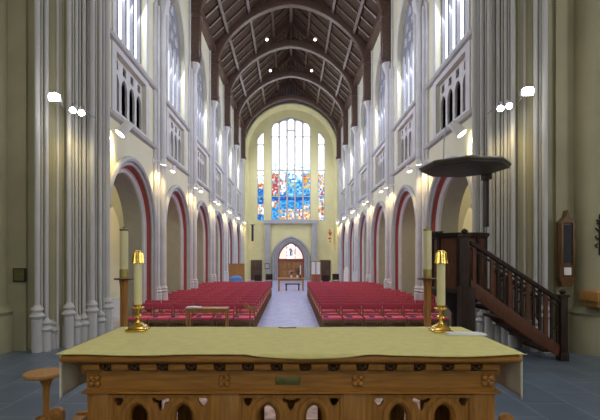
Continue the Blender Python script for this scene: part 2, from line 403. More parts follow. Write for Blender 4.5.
for q, (poly, c) in enumerate(zip(SLs, (-2.86, 2.86))):
    window_no[0] += 1
    wn = sempty('window_%d' % window_no[0], (0, YE, 0))
    m = MB(); w = .33
    for z in (7.9, 10.35, 12.75): m.box(c-w, c+w, .48, .58, z-.05, z+.05)
    m.plate([(c-w-.02,5.58),(c-w-.02,14.0),(c+w+.02,14.0),(c+w+.02,5.58)], [[(c+(p[0]-c)*.86, p[1]+(.05 if p[1] < 6 else -.07)) for p in poly]], 'y', .46, .56)
    m.build('window_frame', M['stone_g'], wn)
    m = MB(); glass_grid(m, None, c-w, c+w, 5.6, 13.95, .16, pick_side, .60); m.build('pane', GM, wn, smooth=False)
# the end doorway with its glass head
dn = sempty('door_1', (0, YE, 0))
m = MB()
for sx in (-1,1):
    m.box(*sorted((sx*.01, sx*1.2)), .6, .68, 0, 1.9)
m.build('leaf', M['door'], dn)
m = MB()
for i in range(6):
    x = -1.05+.42*i; m.box(x-.16, x+.16, .57, .61, .12, .85); m.box(x-.16, x+.16, .57, .61, .98, 1.78)
m.build('panel', M['door'], dn, bevel=.01)
m = MB()
m.sweep(dw, [(.02,-.6),(.02,-.4),(-.11,-.4),(-.11,-.6)], 'y', -1, .05)
m.box(-1.2, 1.2, .44, .60, 1.86, 2.02); m.box(-.42,-.34,.46,.58,2.0,3.3); m.box(.34,.42,.46,.58,2.0,3.3)
m.build('frame', M['red'], dn)
window_no[0] += 1
wn = sempty('window_%d' % window_no[0], (0, YE, 0))
m = MB()
hd = pointed(0, 1.2, 1.95, 1.95, 3.53, 10)
def pk(x, z, r): return gi['pinkish'] if abs(x) > .40 else (gi[r.choice(['dark','sky','deep','orange'])] if abs(x) < .22 and 2.3 < z < 3.05 else gi['white' if r.random() < .4 else 'pinkish'])
for i in range(16):
    for j in range(11):
        x0, x1 = -1.2+.15*i, -1.05+.15*i; z0 = 1.97+.145*j; xm = (x0+x1)/2
        m.m = pk(xm, z0+.07, random); m.add([(x0,.56,z0),(x1,.56,z0),(x1,.56,z0+.145),(x0,.56,z0+.145)], [(0,1,2,3)])
m.build('pane', GM, wn, smooth=False)
struct(MB().plate(pointed(0,1.5,0,2.0,3.8), [], 'y', YE+.72, YE+.78).build('wall_porch', M['void']))
for q, x in enumerate((-3.25, 3.2)):
    dn = sempty('door_%d' % (q+2), (x, YE, 0))
    MB().box(-.52,.52,.36,.44,0,1.9).build('leaf', M['door_d'], dn)
    m = MB()
    for i in range(2):
        for z0, z1 in ((.12,.9),(1.02,1.8)): m.box(-.44+.46*i, -.04+.46*i, .33, .37, z0, z1)
    m.build('panel', M['door_d'], dn, bevel=.015)

# ------------------------------------------------------------------ roof
def slope(x): return 18.5-abs(x)*(18.5-13.95)/4.75
m = MB()
for s in (-1,1):
    m.add([(s*5.2,9.0,slope(5.2)),(0,9.0,slope(0)),(0,YE+.3,slope(0)),(s*5.2,YE+.3,slope(5.2)),
           (s*5.2,9.0,slope(5.2)+.2),(0,9.0,slope(0)+.2),(0,YE+.3,slope(0)+.2),(s*5.2,YE+.3,slope(5.2)+.2)],
          [(0,1,2,3),(4,7,6,5),(0,3,7,4),(1,0,4,5),(2,1,5,6),(3,2,6,7)])
m.build('ceiling', M['roof'], smooth=False)['kind'] = 'structure'
m = MB()
for s in (-1,1):
    for x in (1.2, 2.4, 3.6): m.bar((s*x,9,slope(x)-.1),(s*x,YE,slope(x)-.1),.16,.2,(s*.7,0,1))
    m.box(*sorted((s*4.25,s*4.75)), 9, YE, ZT-.25, ZT+.05)
m.box(-.1,.1,9,YE,18.1,18.5)
struct(m.build(trimname(), M['beam']))
m = MB()
for y in PIERS[:-1]:
    for q in (1,2,3,4):
        yy = y+4.85*q/5
        for s in (-1,1): m.bar((s*4.7,yy,slope(4.7)-.05),(0,yy,slope(0)-.05),.10 if q != 2 else .14,.12)
struct(m.build(trimname(), M['beam']))
def archz(x): return 13.2+3.35*(1-(abs(x)/4.15)**1.7)**(1/1.7) if abs(x) < 4.15 else 13.2
def make_truss():
    t = thing('roof_truss', '', 'roof truss')
    xs = [4.15*math.sin(PI/2*i/14) for i in range(15)]
    up = [(4.15,12.6)]+[(x, archz(x)) for x in reversed(xs)]
    path = [(-p[0],p[1]) for p in up]+[p for p in reversed(up[:-1])]
    m = MB(); prof = [(0,-.16),(.0,.16),(.08,.2),(.40,.2),(.40,-.2),(.08,-.2),(0,-.16)]
    m.sweep(path, prof, 'y', 1, 0); m.build('arch_brace', M['beam'], t)
    for s in (-1,1):
        MB().bar((s*4.6,0,slope(4.6)-.17),(0,0,slope(0)-.17),.34,.36).build('principal_rafter', M['beam'], t)
        m = MB().box(*sorted((s*4.14,s*4.58)),-.2,.2,11.08,13.9); m.box(*sorted((s*4.08,s*4.58)),-.25,.25,11.08,11.28); m.box(*sorted((s*4.08,s*4.58)),-.25,.25,13.1,13.3)
        m.build('wall_post', M['beam'], t, bevel=.03, seg=1)
    MB().box(-.1,.1,-.1,.1,16.8,18.2).build('king_post', M['beam'], t)
    for x in (-1.0,-.75,-.5,-.25,.25,.5,.75,1.0): MB().box(x-.035,x+.035,-.06,.06,archz(x)+.25,slope(x)-.2).build('tracery_bar', M['beam'], t)
    for s in (-1,1):
        for x in (1.7,2.6,3.5): MB().bar((s*x,0,archz(x)+.2),(s*(x+.15),0,slope(x+.15)-.2),.12,.1,(0,1,0)).build('strut', M['beam'], t)
    m = MB().box(-1.5,1.5,-.12,.12,16.72,16.92); m.build('collar_beam', M['beam'], t)
    return t
def dup(r, loc, label, group=None, rz=None):
    c = r.copy(); COL.objects.link(c); c.location = loc; c['label'] = label
    if group: c['group'] = group
    if rz is not None: c.rotation_euler = (0,0,rz)
    for ch in list(r.children):
        d = ch.copy(); COL.objects.link(d); d.parent = c
        for g in ch.children:
            e = g.copy(); COL.objects.link(e); e.parent = d
    return c
tr = make_truss()
TL = ['dark timber roof truss of low arch, nearest the chancel', 'dark timber roof truss whose wall posts stand highest in view', 'dark timber roof truss with a large arch across the top',
      'dark timber roof truss with lit arch, third from the end window', 'dark timber roof truss with small arch, second from the end window', 'dark timber roof truss set close against the end window wall']
for i, y in enumerate(PIERS[1:]):
    if i == 0: tr.location = (0,y,0); tr['label'] = TL[0]; tr['group'] = 'timber roof trusses'
    else: dup(tr, (0,y,0), TL[i], 'timber roof trusses')

# ------------------------------------------------------------------ chancel arch responds (clustered shafts)
def shaft(m, x, y, r, ztop, base=1.33, low=None):
    zb = base-.02
    m.lathe([(r, zb),(r, ztop)], (x,y,0), 14)
    m.lathe([(r+.045,CH),(r+.045,zb-.26),(r+.035,zb-.25),(r+.075,zb-.22),(r+.085,zb-.19),(r+.06,zb-.16),(r+.035,zb-.13),(r+.04,zb-.11),(r+.06,zb-.08),(r+.045,zb-.04),(r+.015,zb-.02),(r,zb+.02)], (x,y,0), 14)
for s, side in ((-1,'left'),(1,'right')):
    m = MB()
    main = [(37.3,7.84,.050),(69,8.23,.044),(92,8.67,.052),(107,9.26,.062)]
    small = [(46.5,7.93,.036,1.15),(52.5,8.10,.014,1.1),(76.5,8.42,.028,1.15),(84,8.58,.036,1.15),(100,9.0,.042,1.15)]
    for px, d, r in main: shaft(m, s*(CX-px)*d/F, d, r, 14, 1.40)
    for px, d, r in ((42,7.91,.016),(57.5,8.16,.022),(63,8.30,.016),(73,8.36,.014),(80,8.50,.014),(88,8.68,.017),(96,8.86,.017),(103.5,9.15,.022)):
        m.lathe([(r+.012,CH),(r+.012,CH+.4),(r,CH+.45),(r,14)], (s*(CX-px)*d/F, d, 0), 10)
    for px, d, r, bz in small: shaft(m, s*(CX-px)*d/F, d, r, 14, bz)
    poly = [(4.95,8.02),(4.62,7.98),(4.47,8.1),(4.36,8.36),(4.24,8.36),(4.17,8.6),(4.06,8.78),(4.0,9.2),(4.0,9.36),(4.12,9.62),(4.5,10.3),(4.62,10.6),(5.6,10.7),(5.6,8.02)]
    pc = sempty('pillar_chancel_'+side)
    m.build('shaft_cluster', M['stone_w'], pc)
    MB().plate([(s*x,y) for x,y in poly], [], 'z', CH-.5, 14).build('core', M['stone_c'], pc, smooth=False)
    # wall facing the sanctuary, and the next respond at the edge of view
    struct(MB().box(*sorted((s*4.9,s*XA)), 7.95, 8.4, CH, 14).build('wall_chancel_'+side, M['stone_c']))
    m = MB(); m.lathe([(.36,CH),(.36,1.15),(.33,1.2),(.37,1.26),(.31,1.33),(.26,1.4),(.26,14)], (s*5.48,7.86,0), 20)
    m.lathe([(.2,CH),(.2,1.1),(.16,1.2),(.12,1.3),(.12,14)], (s*5.9,7.75,0), 14)
    struct(m.build('pillar_side_'+side, M['stone_c']))
    struct(MB().box(*sorted((s*(XA),s*(XA+.3))), -5.2, 8.4, CH, 14).build('wall_transept_'+side, M['stone_c']))
    window_no[0] += 1
    wn = sempty('window_%d' % window_no[0], (s*XA, 1.5, 0))
    MB().plate(pointed(0,1.5,3.5,8,10.5),[],'x',*sorted((-s*.02,-s*.04))).build('pane', M['day_r'] if s > 0 else M['day_l'], wn, smooth=False)
    MB().sweep(pointed(0,1.5,3.5,8,10.5), [(-.08,.0),(-.08,.15),(.1,.15),(.1,0)], 'x', -s).build('window_frame', M['stone'], wn)
struct(MB().box(-XA,XA,-5.5,-5.2,CH,14).build('wall_sanctuary', M['stone_c']))
window_no[0] += 1
wn = sempty('window_%d' % window_no[0], (0,-5.2,0))
MB().plate(pointed(0,2.8,3.2,8.5,12),[],'y',.02,.04).build('pane', M['day_ch'], wn, smooth=False)
m = MB().sweep(pointed(0,2.8,3.2,8.5,12), [(-.1,0),(-.1,.2),(.15,.2),(.15,0)], 'y', 1)
for x in (-1.68,-.56,.56,1.68): m.box(x-.06,x+.06,.0,.15,3.2,10.5)
m.build('window_frame', M['stone'], wn)
struct(MB().box(-XA,XA,-5.5,9.4,14,14.2).build('ceiling_chancel', M['plaster']))

# ------------------------------------------------------------------ lamps
def spot(parent, loc, tgt, power, col, size=110, blend=.8, rad=.08):
    l = bpy.data.lights.new('lamp_beam','SPOT'); l.energy = power; l.color = col; l.spot_size = math.radians(size); l.spot_blend = blend; l.shadow_soft_size = rad
    o = bpy.data.objects.new('lamp_beam', l); COL.objects.link(o); o.location = loc
    o.rotation_euler = (Vector(tgt)-Vector(loc)).to_track_quat('-Z','Y').to_euler(); o.parent = parent; return o
def flood(loc, s, aim, label, r=.11, L=.3, power=60, group='floodlights along the arcade'):
    """barrel floodlight on an arm from the wall; aim = direction of the beam"""
    t = thing('floodlight', label, 'lamp', loc, group); aim = Vector(aim).normalized()
    MB().cyl(-aim*L, aim*.02, r*.8, r).build('housing', M['white'], t)
    MB().cyl(aim*.015, aim*.03, r*.92, r*.92).build('lens', M['lens'], t)
    MB().tube([(0,0,-.0),(s*.12,0,.1),(s*.34,0,.12)], .015, 6).box(*sorted((s*.33,s*.36)),-.05,.05,.06,.18).build('bracket', M['white'], t)
    spot(t, aim*.06, aim*1.0, power, (1,.75,.33))
    return t
SIDE = {-1:'across from the pulpit', 1:'on the pulpit side'}
for s in (-1,1):
    flood((s*4.36, 11.0, 5.42), s, (s*.42,-.22,-.62), 'large white floodlight under the ledge above the nearest arch '+SIDE[s], r=.14, L=.36, power=110)
    for k, yc in enumerate(PIERS[1:]):
        for q, dy in enumerate((-.56,.56)):
            flood((s*4.24, yc+dy, 5.33), s, (s*.20, (.18, -.18)[q]-.05, -.9), 'small white floodlight on the %s pillar %s, %s of two' % (ORD[k], SIDE[s], ('nearer','farther')[q]), r=.09, L=.2, power=70)
    # the lamps on the clustered pillars
    x = s*(CX-55)*7.55/F; z = EYE+158*7.55/F
    t = thing('floodlight', 'brilliant white floodlight on the clustered pillar '+('beside the wall plaque' if s < 0 else 'above the pulpit stair'), 'lamp', (x,7.55,z+(.1 if s > 0 else 0)))
    MB().box(-.09,.09,.0,.08,-.06,.06).build('housing', M['grey'], t, bevel=.01)
    MB().lathe([(.085,-.055),(.10,0),(.085,.055)], (0,-.02,0), 12).build('lens', M['lens_w'], t)
    MB().tube([(0,.08,0),(s*.05,.3,0),(s*.15,.62,0)], .012, 6).build('bracket', M['grey'], t)
    spot(t, (0,-.14,0), (-s*.5,-1,-1.2), 60, (1,.95,.8), 140)
    for q, (px, py) in enumerate(((74,110),(82.5,112.5))):
        d = 7.9; x = s*(CX-px)*d/F; z = EYE+(CY-py)*d/F+(.08 if s > 0 else 0)
        t = thing('spotlight', 'warm round spotlight on the clustered pillar, %s, %s of two' % ('across from the pulpit' if s < 0 else 'above the pulpit stair', 'outer' if q == 0 else 'inner'), 'lamp', (x,d,z), 'twin spotlights on the clustered pillars')
        MB().cyl((0,.02,.10),(0,-.02,-.02),.05,.06).build('housing', M['grey'], t)
        MB().ball((0,-.04,-.02),.055).build('bulb', M['lens_w'], t)
        MB().tube([(0,.02,.06),(0,.5,.06)],.012,6).build('bracket', M['grey'], t)
        spot(t, (0,.02,-.11), (0,.3,-1), 16, (1,.80,.35), 120)
for i, y in enumerate(PIERS[3:6]):
    for s in (-1,1):
        t = thing('spotlight', 'small white spotlight on the %s arched truss, %s' % (['large','middle','small'][i], 'slope above the pulpit side' if s > 0 else 'slope away from the pulpit'), 'lamp', (s*1.62,y-.2,16.95), 'spotlights on the roof trusses')
        MB().cyl((0,.0,0),(0,-.25,-.1),.08,.1).build('housing', M['white'], t); MB().cyl((0,-.25,-.1),(0,-.265,-.106),.09,.09).build('lens', M['lens_s'], t)
def daylight(x, y, z, rx, w, h, power, col=(.84,.88,1.0)):
    l = bpy.data.lights.new('window_daylight','AREA'); l.shape = 'RECTANGLE'; l.size = w; l.size_y = h; l.energy = power; l.color = col
    o = bpy.data.objects.new('window_daylight', l); COL.objects.link(o); o.location = (x,y,z); o.rotation_euler = rx
for s in (-1,1):
    for yc in BAYS: daylight(s*(XW-.02), yc, 10.3, (0, s*math.radians(66), 0), 4.0, 2.2, 260)
def bulb(loc, power, col=(1,.85,.55), rad=.3, name='aisle_lamp'):
    l = bpy.data.lights.new(name,'POINT'); l.energy = power; l.color = col; l.shadow_soft_size = rad
    o = bpy.data.objects.new(name, l); COL.objects.link(o); o.location = loc
for s in (-1,1):
    for yc in BAYS: bulb((s*7.4, yc, 4.9), 70)

# ------------------------------------------------------------------ chairs
def chair_parts():
    seat = MB().box(-.285,.285,-.27,.20,.385,.46).mesh('seat', M['fabric_toplit'], bevel=.02)
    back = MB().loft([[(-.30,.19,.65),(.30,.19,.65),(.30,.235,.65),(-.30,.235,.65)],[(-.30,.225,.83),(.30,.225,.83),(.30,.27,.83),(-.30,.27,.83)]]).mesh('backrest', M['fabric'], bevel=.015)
    legf = MB().box(-.02,.02,-.02,.02,0,.385).mesh('leg', M['chairwood'])
    rear = lambda m, x: m.loft([[(x-.02,.2,0),(x+.02,.2,0),(x+.02,.245,0),(x-.02,.245,0)],[(x-.02,.19,.45),(x+.02,.19,.45),(x+.02,.235,.45),(x-.02,.235,.45)],[(x-.02,.262,.845),(x+.02,.262,.845),(x+.02,.292,.845),(x-.02,.292,.845)]])
    legr = rear(MB(), 0).mesh('leg', M['chairwood'])
    rail = MB().box(-.28,.28,-.245,-.21,.31,.385).box(-.28,-.25,-.21,.2,.33,.385).box(.25,.28,-.21,.2,.33,.385).box(-.28,.28,.17,.21,.33,.385).mesh('seat_frame', M['chairwood'])
    br = MB().box(-.28,.28,.205,.23,.53,.56).box(-.28,.28,.19,.21,.16,.19).mesh('back_rail', M['chairwood'])
    fm = MB().box(-.30,-.26,-.25,-.21,0,.385).box(.26,.30,-.25,-.21,0,.385).box(-.3,.3,-.245,-.21,.31,.385).box(-.3,-.26,-.21,.21,.33,.385).box(.26,.3,-.21,.21,.33,.385)
    for x in (-.28,.28): rear(fm, x)
    fm.box(-.28,.28,.205,.23,.53,.56)
    return seat, back, legf, legr, rail, br, fm.mesh('frame', M['chairwood'])
seat, back, legf, legr, rail, brail, frame = chair_parts()
def part(name, me, par, loc=(0,0,0)):
    o = bpy.data.objects.new(name, me); COL.objects.link(o); o.parent = par; o.location = loc; return o
def chair(x, y, label, group, full):
    t = thing('church_chair', label, 'chair', (x,y,.004), group)
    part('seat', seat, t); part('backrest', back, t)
    if full:
        for sx in (-.28,.28): part('leg', legf, t, (sx,-.23,0)); part('leg', legr, t, (sx,0,0))
        part('seat_frame', rail, t); part('back_rail', brail, t)
    else: part('frame', frame, t)
NR, RP, Y0, CW = 14, .86, 12.95, .632
CPOS = {}
for s in (-1,1):
    x0 = .90 if s > 0 else -1.08
    for r in range(NR):
        n = 6
        for i in range(n):
            x = x0+s*CW*(i+.5); y = Y0+RP*r
            CPOS[s,r,i] = (x,y)
            lab = 'crimson padded wooden chair, %s from the aisle, %s row, %s' % (NTH[i], NTH[r] if r else 'front', 'block with the reading desk' if s < 0 else 'pulpit side block')
            chair(x, y, lab, 'crimson chairs in rows', r < 3 or i == 0)
# books lying on the seats
bk = MB().box(-.07,.07,-.10,.10,0,.028).mesh('cover', M['book'], bevel=.004); pg = MB().box(-.066,.071,-.096,.096,.004,.024).mesh('pages', M['paper'])
bi = 0
for s in (-1,1):
    for r in (0,1):
        for i in range(6):
            if s < 0 and r == 0 and i in (1,): pass
            x, y = CPOS[s,r,i]
            t = thing('hymn_book', 'dark blue hymn book on the seat %s from the aisle, %s row, %s' % (NTH[i], 'front' if r == 0 else 'second', 'desk side' if s < 0 else 'pulpit side'), 'book', (x-.17+(0.05*((i*7+r*3)%3)), y-.13, .4655), 'hymn books on the chairs', rz=.3*((i*5+r)%3-1))
            part('cover', bk, t); part('pages', pg, t)

M['boards'] = mat('dark_floor_boards', (.06, .035, .022), .55, var=.3, scale=3, stretch=(12, 1, 1))
for s, nm in ((-1,'left'),(1,'right')):
    struct(MB().box(*sorted((s*(.92 if s > 0 else 1.10), s*5.0)), 12.2, 25.0, -.02, .004).build('floor_boards_'+nm, M['boards']))
# reading desk in front of the chairs
dk = thing('reading_desk', 'open wooden reading desk in front of the chairs by the aisle', 'desk', ((207.5-CX)*12.1/F, 12.1, 0))
hw = 20.2*12.1/F
MB().box(-hw-.02,hw+.02,-.2,.22,.79,.83).build('desk_top', M['oak_l'], dk, bevel=.01)
for sx in (-1,1):
    for y in (-.16,.18): MB().box(sx*hw-.022*(1+sx),sx*hw+.022*(1-sx),y-.03,y+.03,0,.79).build('leg', M['oak_l'], dk)
MB().box(-hw+.05,hw-.05,-.15,-.12,.70,.79).build('apron', M['oak_l'], dk)
MB().box(-hw+.05,hw-.05,.16,.2,.1,.16).build('stretcher', M['oak_l'], dk)
bo = thing('open_book', 'open white service book lying on the reading desk', 'book', ((194-CX)*12.1/F,12.05,.831))
MB().loft([[(-.2,-.13,0),(0,-.13,.0),(0,.13,.0),(-.2,.13,0)],[(-.2,-.13,.02),(0,-.13,.035),(0,.13,.035),(-.2,.13,.02)]]).loft([[(0,-.13,0),(.2,-.13,.0),(.2,.13,.0),(0,.13,0)],[(0,-.13,.035),(.2,-.13,.02),(.2,.13,.02),(0,.13,.035)]]).build('pages', M['paper'], bo)
# small wooden book rest at the aisle end of the front row
br = thing('book_rest', 'small folding light wood book rest on a post at the aisle end', 'book rest', ((250-CX)*12.3/F,12.3,0))
MB().cyl((0,0,.03),(0,0,.76),.02,.02).build('post', M['chairwood'], br); MB().lathe([(.15,0),(.15,.02),(.03,.04)],(0,0,0),16).build('base', M['chairwood'], br)
MB().box(-.17,.15,-.01,.01,.765,.79).bar((-.17,.0,.93),(-.02,0,.78),.10,.03,(0,1,0)).bar((-.04,-.05,.77),(.20,-.05,.79),.10,.04,(0,1,0)).build('rest', M['oak_l'], br)

# ------------------------------------------------------------------ altar
ZA = CH+1.05
al = thing('altar', 'large carved oak altar table with traceried panels and brass plaque', 'altar', (0,3.61,CH))
def rect(hx, hy, z): return [(-hx,-hy,z),(hx,-hy,z),(hx,hy,z),(-hx,hy,z)]
H = 1.05
MB().loft([rect(1.60,.545,H-.065),rect(1.635,.57,H-.05),rect(1.64,.575,H-.03),rect(1.63,.57,H-.012),rect(1.615,.56,H-.003)]).build('top_slab', M['oak'], al, bevel=.004)
m = MB().loft([rect(1.535,.455,H-.16),rect(1.535,.455,H-.13),rect(1.545,.465,H-.12),rect(1.565,.50,H-.085),rect(1.60,.54,H-.066)], cap=False)
m.build('cornice', M['oak'], al)
def carve(a, n0, fy):    # leaf bosses and trailing bars in the hollow of the cornice
    m = MB()
    for i in range(n0):
        x = -1.44+2.88*(i)/(n0-1)
        zc = H-.105
        m.loft([[(x-.075,fy*.47,zc-.028),(x+.075,fy*.47,zc-.028),(x+.045,fy*.47,zc+.030),(x-.045,fy*.47,zc+.030)],[(x-.06,fy*.515,zc-.018),(x+.06,fy*.515,zc-.018),(x+.06,fy*.525,zc+.026),(x-.06,fy*.525,zc+.026)]])
    return m
carve(al, 15, -1).build('hollow_carving', M['oak'], al, bevel=.004)
m = MB()
for i in range(14):
    x = -1.44+2.88*(i+.5)/14; zc = H-.105
    m.loft([[(x-.030,-.468,zc-.034),(x+.030,-.468,zc-.034),(x+.030,-.500,zc+.032),(x-.030,-.500,zc+.032)],[(x-.028,-.470,zc-.034),(x+.028,-.470,zc-.034),(x+.028,-.504,zc+.032),(x-.028,-.504,zc+.032)]])
    for q in (-1,0,1): m.ball((x+q*.022,-.500,zc+.006-.016*(q == 0)),.015,8)
m.build('leaf_boss', M['oak_b'], al)
# frieze
m = MB()
for sy in (-1,1):
    m.box(-1.5,1.5,*sorted((sy*.425,sy*.45)),H-.285,H-.15)
for sx in (-1,1): m.box(*sorted((sx*1.475,sx*1.5)),-.43,.43,H-.285,H-.15)
m.build('frieze', M['oak'], al)
m = MB().loft([rect(1.50,.45,H-.315),rect(1.53,.475,H-.305),rect(1.53,.475,H-.292),rect(1.505,.455,H-.28)]); m.build('moulding', M['oak'], al)
for x in (-1.44,-.49,.49,1.44):
    m = MB()
    for k in range(4):
        a = PI/4+PI/2*k; m.ball((x+.03*math.cos(a),-.455,H-.215+.03*math.sin(a)),.024,10)
    m.ball((x,-.465,H-.215),.016,10); m.build('rosette', M['oak'], al)
MB().box(-.115,.07,-.456,-.45,H-.245,H-.185).build('plaque', M['brass_d'], al, bevel=.002)
# corner posts, stiles and traceried panels
for sx in (-1,1):
    for sy in (-1,1):
        m = MB().box(*sorted((sx*1.34,sx*1.5)),*sorted((sy*.30,sy*.45)),0,H-.30); m.build('post', M['oak_v'], al, bevel=.006)
for sx in (-1,1):
    for sy in (-1,1): MB().box(*sorted((sx*.385,sx*.59)),*sorted((sy*.39,sy*.447)),0,H-.31).build('stile', M['oak_v'], al, bevel=.005)
for sy in (-1,1):
    for x0, x1 in ((-1.34,-.59),(-.385,.385),(.59,1.34)):
        c = (x0+x1)/2; w = (x1-x0)/2; zt = H-.315
        hs = []
        for q in (-1,1):
            a = c+q*w*.445
            hs.append(pointed(a, w*.20, .22, zt-.175, zt-.075, 8))
            hs.append(foil(c+q*w*.83, zt-.062, .036, 3, -PI/2, 18))
        hs.append([(c+a_,zt+b_) for a_,b_ in ((-.055,-.035),(-.066,-.05),(-.055,-.07),(-.03,-.078),(-.016,-.12),(0,-.135),(.016,-.12),(.03,-.078),(.055,-.07),(.066,-.05),(.055,-.035),(.02,-.052),(-.02,-.052))])
        lo, hi = sorted((sy*.395, sy*.425))
        MB().plate([(x0,0),(x0,zt),(x1,zt),(x1,0)], hs, 'y', lo, hi).build('tracery_panel', M['oak_v'], al, smooth=False)
        if sy < 0:
            m = MB()
            for q in (-1,1):
                a = c+q*w*.445
                m.sweep(pointed(a, w*.27, .2, zt-.175, zt-.045, 8), [(-.025,.42),(-.015,.437),(.015,.437),(.025,.42)], 'y', -1)
                m.sweep(pointed(a, w*.20, .22, zt-.175, zt-.075, 8), [(-.012,.42),(-.02,.40),(.01,.43)], 'y', -1)
            m.sweep([(x0,0),(x0,zt-.008),(x1,zt-.008),(x1,0)], [(0,.42),(0,.445),(-.022,.440),(-.03,.42)], 'y', -1)
            m.build('arch_moulding', M['oak_v'], al)
for sx in (-1,1): MB().box(*sorted((sx*1.44,sx*1.47)),-.31,.31,0,H-.31).build('side_panel', M['oak_v'], al)
m = MB().box(-1.56,1.56,-.5,-.30,0,.12).box(-1.56,1.56,.3,.5,0,.12).box(-1.56,-1.34,-.3,.3,0,.12).box(1.34,1.56,-.3,.3,0,.12); m.build('plinth', M['oak'], al, bevel=.01)
# cloth on top: lies on the slab, drops a little, uneven, at the front
def drop(x):
    v = .008+.012*math.sin(2.1*x+.9)+.010*math.sin(5.3*x+1.2)
    v -= .030*math.exp(-((x+.42)/.10)**2)+.012*math.exp(-((x-.56)/.12)**2)
    return max(-.004, v)
NX, NY = 150, 24
vs = []; fs = []
z0 = ZA+.004
for j in range(NY+4):
    for i in range(NX+1):
        x = -1.655+3.31*i/NX
        wr = .0035*(.5+.5*math.sin(2.2*x+3*j/NY*1.3+1.5*math.sin(1.7*x)))+.0025*max(0,math.sin(9*x+.8*j))*(1 if j < 6 else .3)
        if j >= 3:
            t = (j-3)/NY; vs.append((x, 3.028+(4.185-3.028)*t, z0+wr))
        else:
            d = drop(x)*(3-j)/3; vs.append((x, 3.024-.004*(3-j), z0+.002-d))
W = NX+1
for j in range(NY+3):
    for i in range(NX): fs.append((j*W+i, j*W+i+1, (j+1)*W+i+1, (j+1)*W+i))
m = MB(); m.add(vs, fs)
ac = tag(m.build('altar_cloth', M['cloth']), 'olive gold cloth covering the top of the oak altar', 'altar cloth')
sm = ac.modifiers.new('thickness','SOLIDIFY'); sm.thickness = .004; sm.offset = 1
for s in (-1,1):
    m = MB(); vs = []; fs = []; nI, nJ = 24, 10
    for j in range(nJ+1):
        for i in range(nI+1):
            y = 3.10+.98*i/nI; z = ZA-.002-(.335-.02*math.sin(7*i/nI))*j/nJ
            vs.append((s*(1.665+.008*math.sin(i*.9)*j/nJ+.004*(j>0)), y, z))
    for j in range(nJ):
        for i in range(nI): fs.append((j*(nI+1)+i, j*(nI+1)+i+1, (j+1)*(nI+1)+i+1, (j+1)*(nI+1)+i))
    m.add(vs, fs); o = m.build('linen_cloth', M['linen'])
    tag(o, 'white linen cloth hanging down the altar end '+('beside the round stool' if s < 0 else 'facing the pulpit stair'), 'cloth')
    sm = o.modifiers.new('thickness','SOLIDIFY'); sm.thickness = .004
lp = thing('folded_linen', 'folded white linen lying on the altar cloth behind the candlestick', 'cloth', (1.60,3.755,ZA+.0125))
lp.rotation_euler = (0,0,-.02)
MB().box(-.24,.09,-.055,.06,0,.012).build('lower_fold', M['paper'], lp, bevel=.004); MB().box(-.235,.045,-.05,.04,.012,.02).build('upper_fold', M['paper'], lp, bevel=.003)
m = MB(); m.tube([(-.12,4.13,ZA+.012),(-.06,4.11,ZA+.012),(-.01,4.115,ZA+.013),(.05,4.135,ZA+.012)], .006, 6)
tag(m.build('ribbon', M['red']), 'thin dark red ribbon lying at the back of the altar cloth', 'ribbon')

# rug behind the altar
m = MB().box(-1.7,1.7,4.45,6.3,CH,CH+.012)
rg = mat('patterned_rug', (.60,.42,.38), .95, var=.45, scale=6)
tag(m.build('rug', rg), 'pink and cream patterned rug on the slate floor behind the altar', 'rug')
# altar candlesticks
def candlestick(x, y, label, sc_=1):
    z = ZA+.0128
    t = thing('candlestick', label, 'candlestick', (x,y,z), 'brass candlesticks on the altar')
    m = MB(); m.lathe([(.125,0),(.125,.015),(.10,.022),(.095,.04),(.06,.055),(.028,.075)], (0,0,0), 4, rot=PI/4); m.build('base', M['brass'], t, bevel=.003)
    MB().lathe([(.026,.07),(.018,.085),(.018,.11),(.03,.118),(.036,.13),(.03,.142),(.016,.15),(.016,.19),(.026,.2)], (0,0,0), 16).build('stem', M['brass'], t)
    m = MB().lathe([(.02,.195),(.055,.205),(.062,.215),(.04,.22),(.04,.24)], (0,0,0), 20); m.build('drip_pan', M['brass'], t)
    for k in range(8):
        a = 2*PI*k/8; m2 = None
    MB().lathe([(.037,.22),(.037,.635),(.02,.64)], (0,0,0), 20).build('candle', M['wax'], t)
    vs = []; n = 40; m = MB()
    for r, zz in ((.056,.622),(.050,.66),(.047,.69),(.044,.715),(.03,.735),(.012,.74)):
        for i in range(n): a = 2*PI*i/n; q = r*(1+.10*math.cos(10*a)); vs.append((q*math.cos(a), q*math.sin(a), zz-.006*math.cos(10*a)*(zz < .63)))
    m.add(vs, [(j*n+i, j*n+(i+1)%n, (j+1)*n+(i+1)%n, (j+1)*n+i) for j in range(5) for i in range(n)]+[tuple(5*n+i for i in range(n))])
    m.build('candle_cap', M['brass'], t)
candlestick((138-CX)*3.98/F, 3.98, 'brass candlestick with crowned candle on the altar, on the stool side')
candlestick((441-CX)*3.92/F, 3.92, 'brass candlestick with crowned candle on the altar, beside folded white linen')
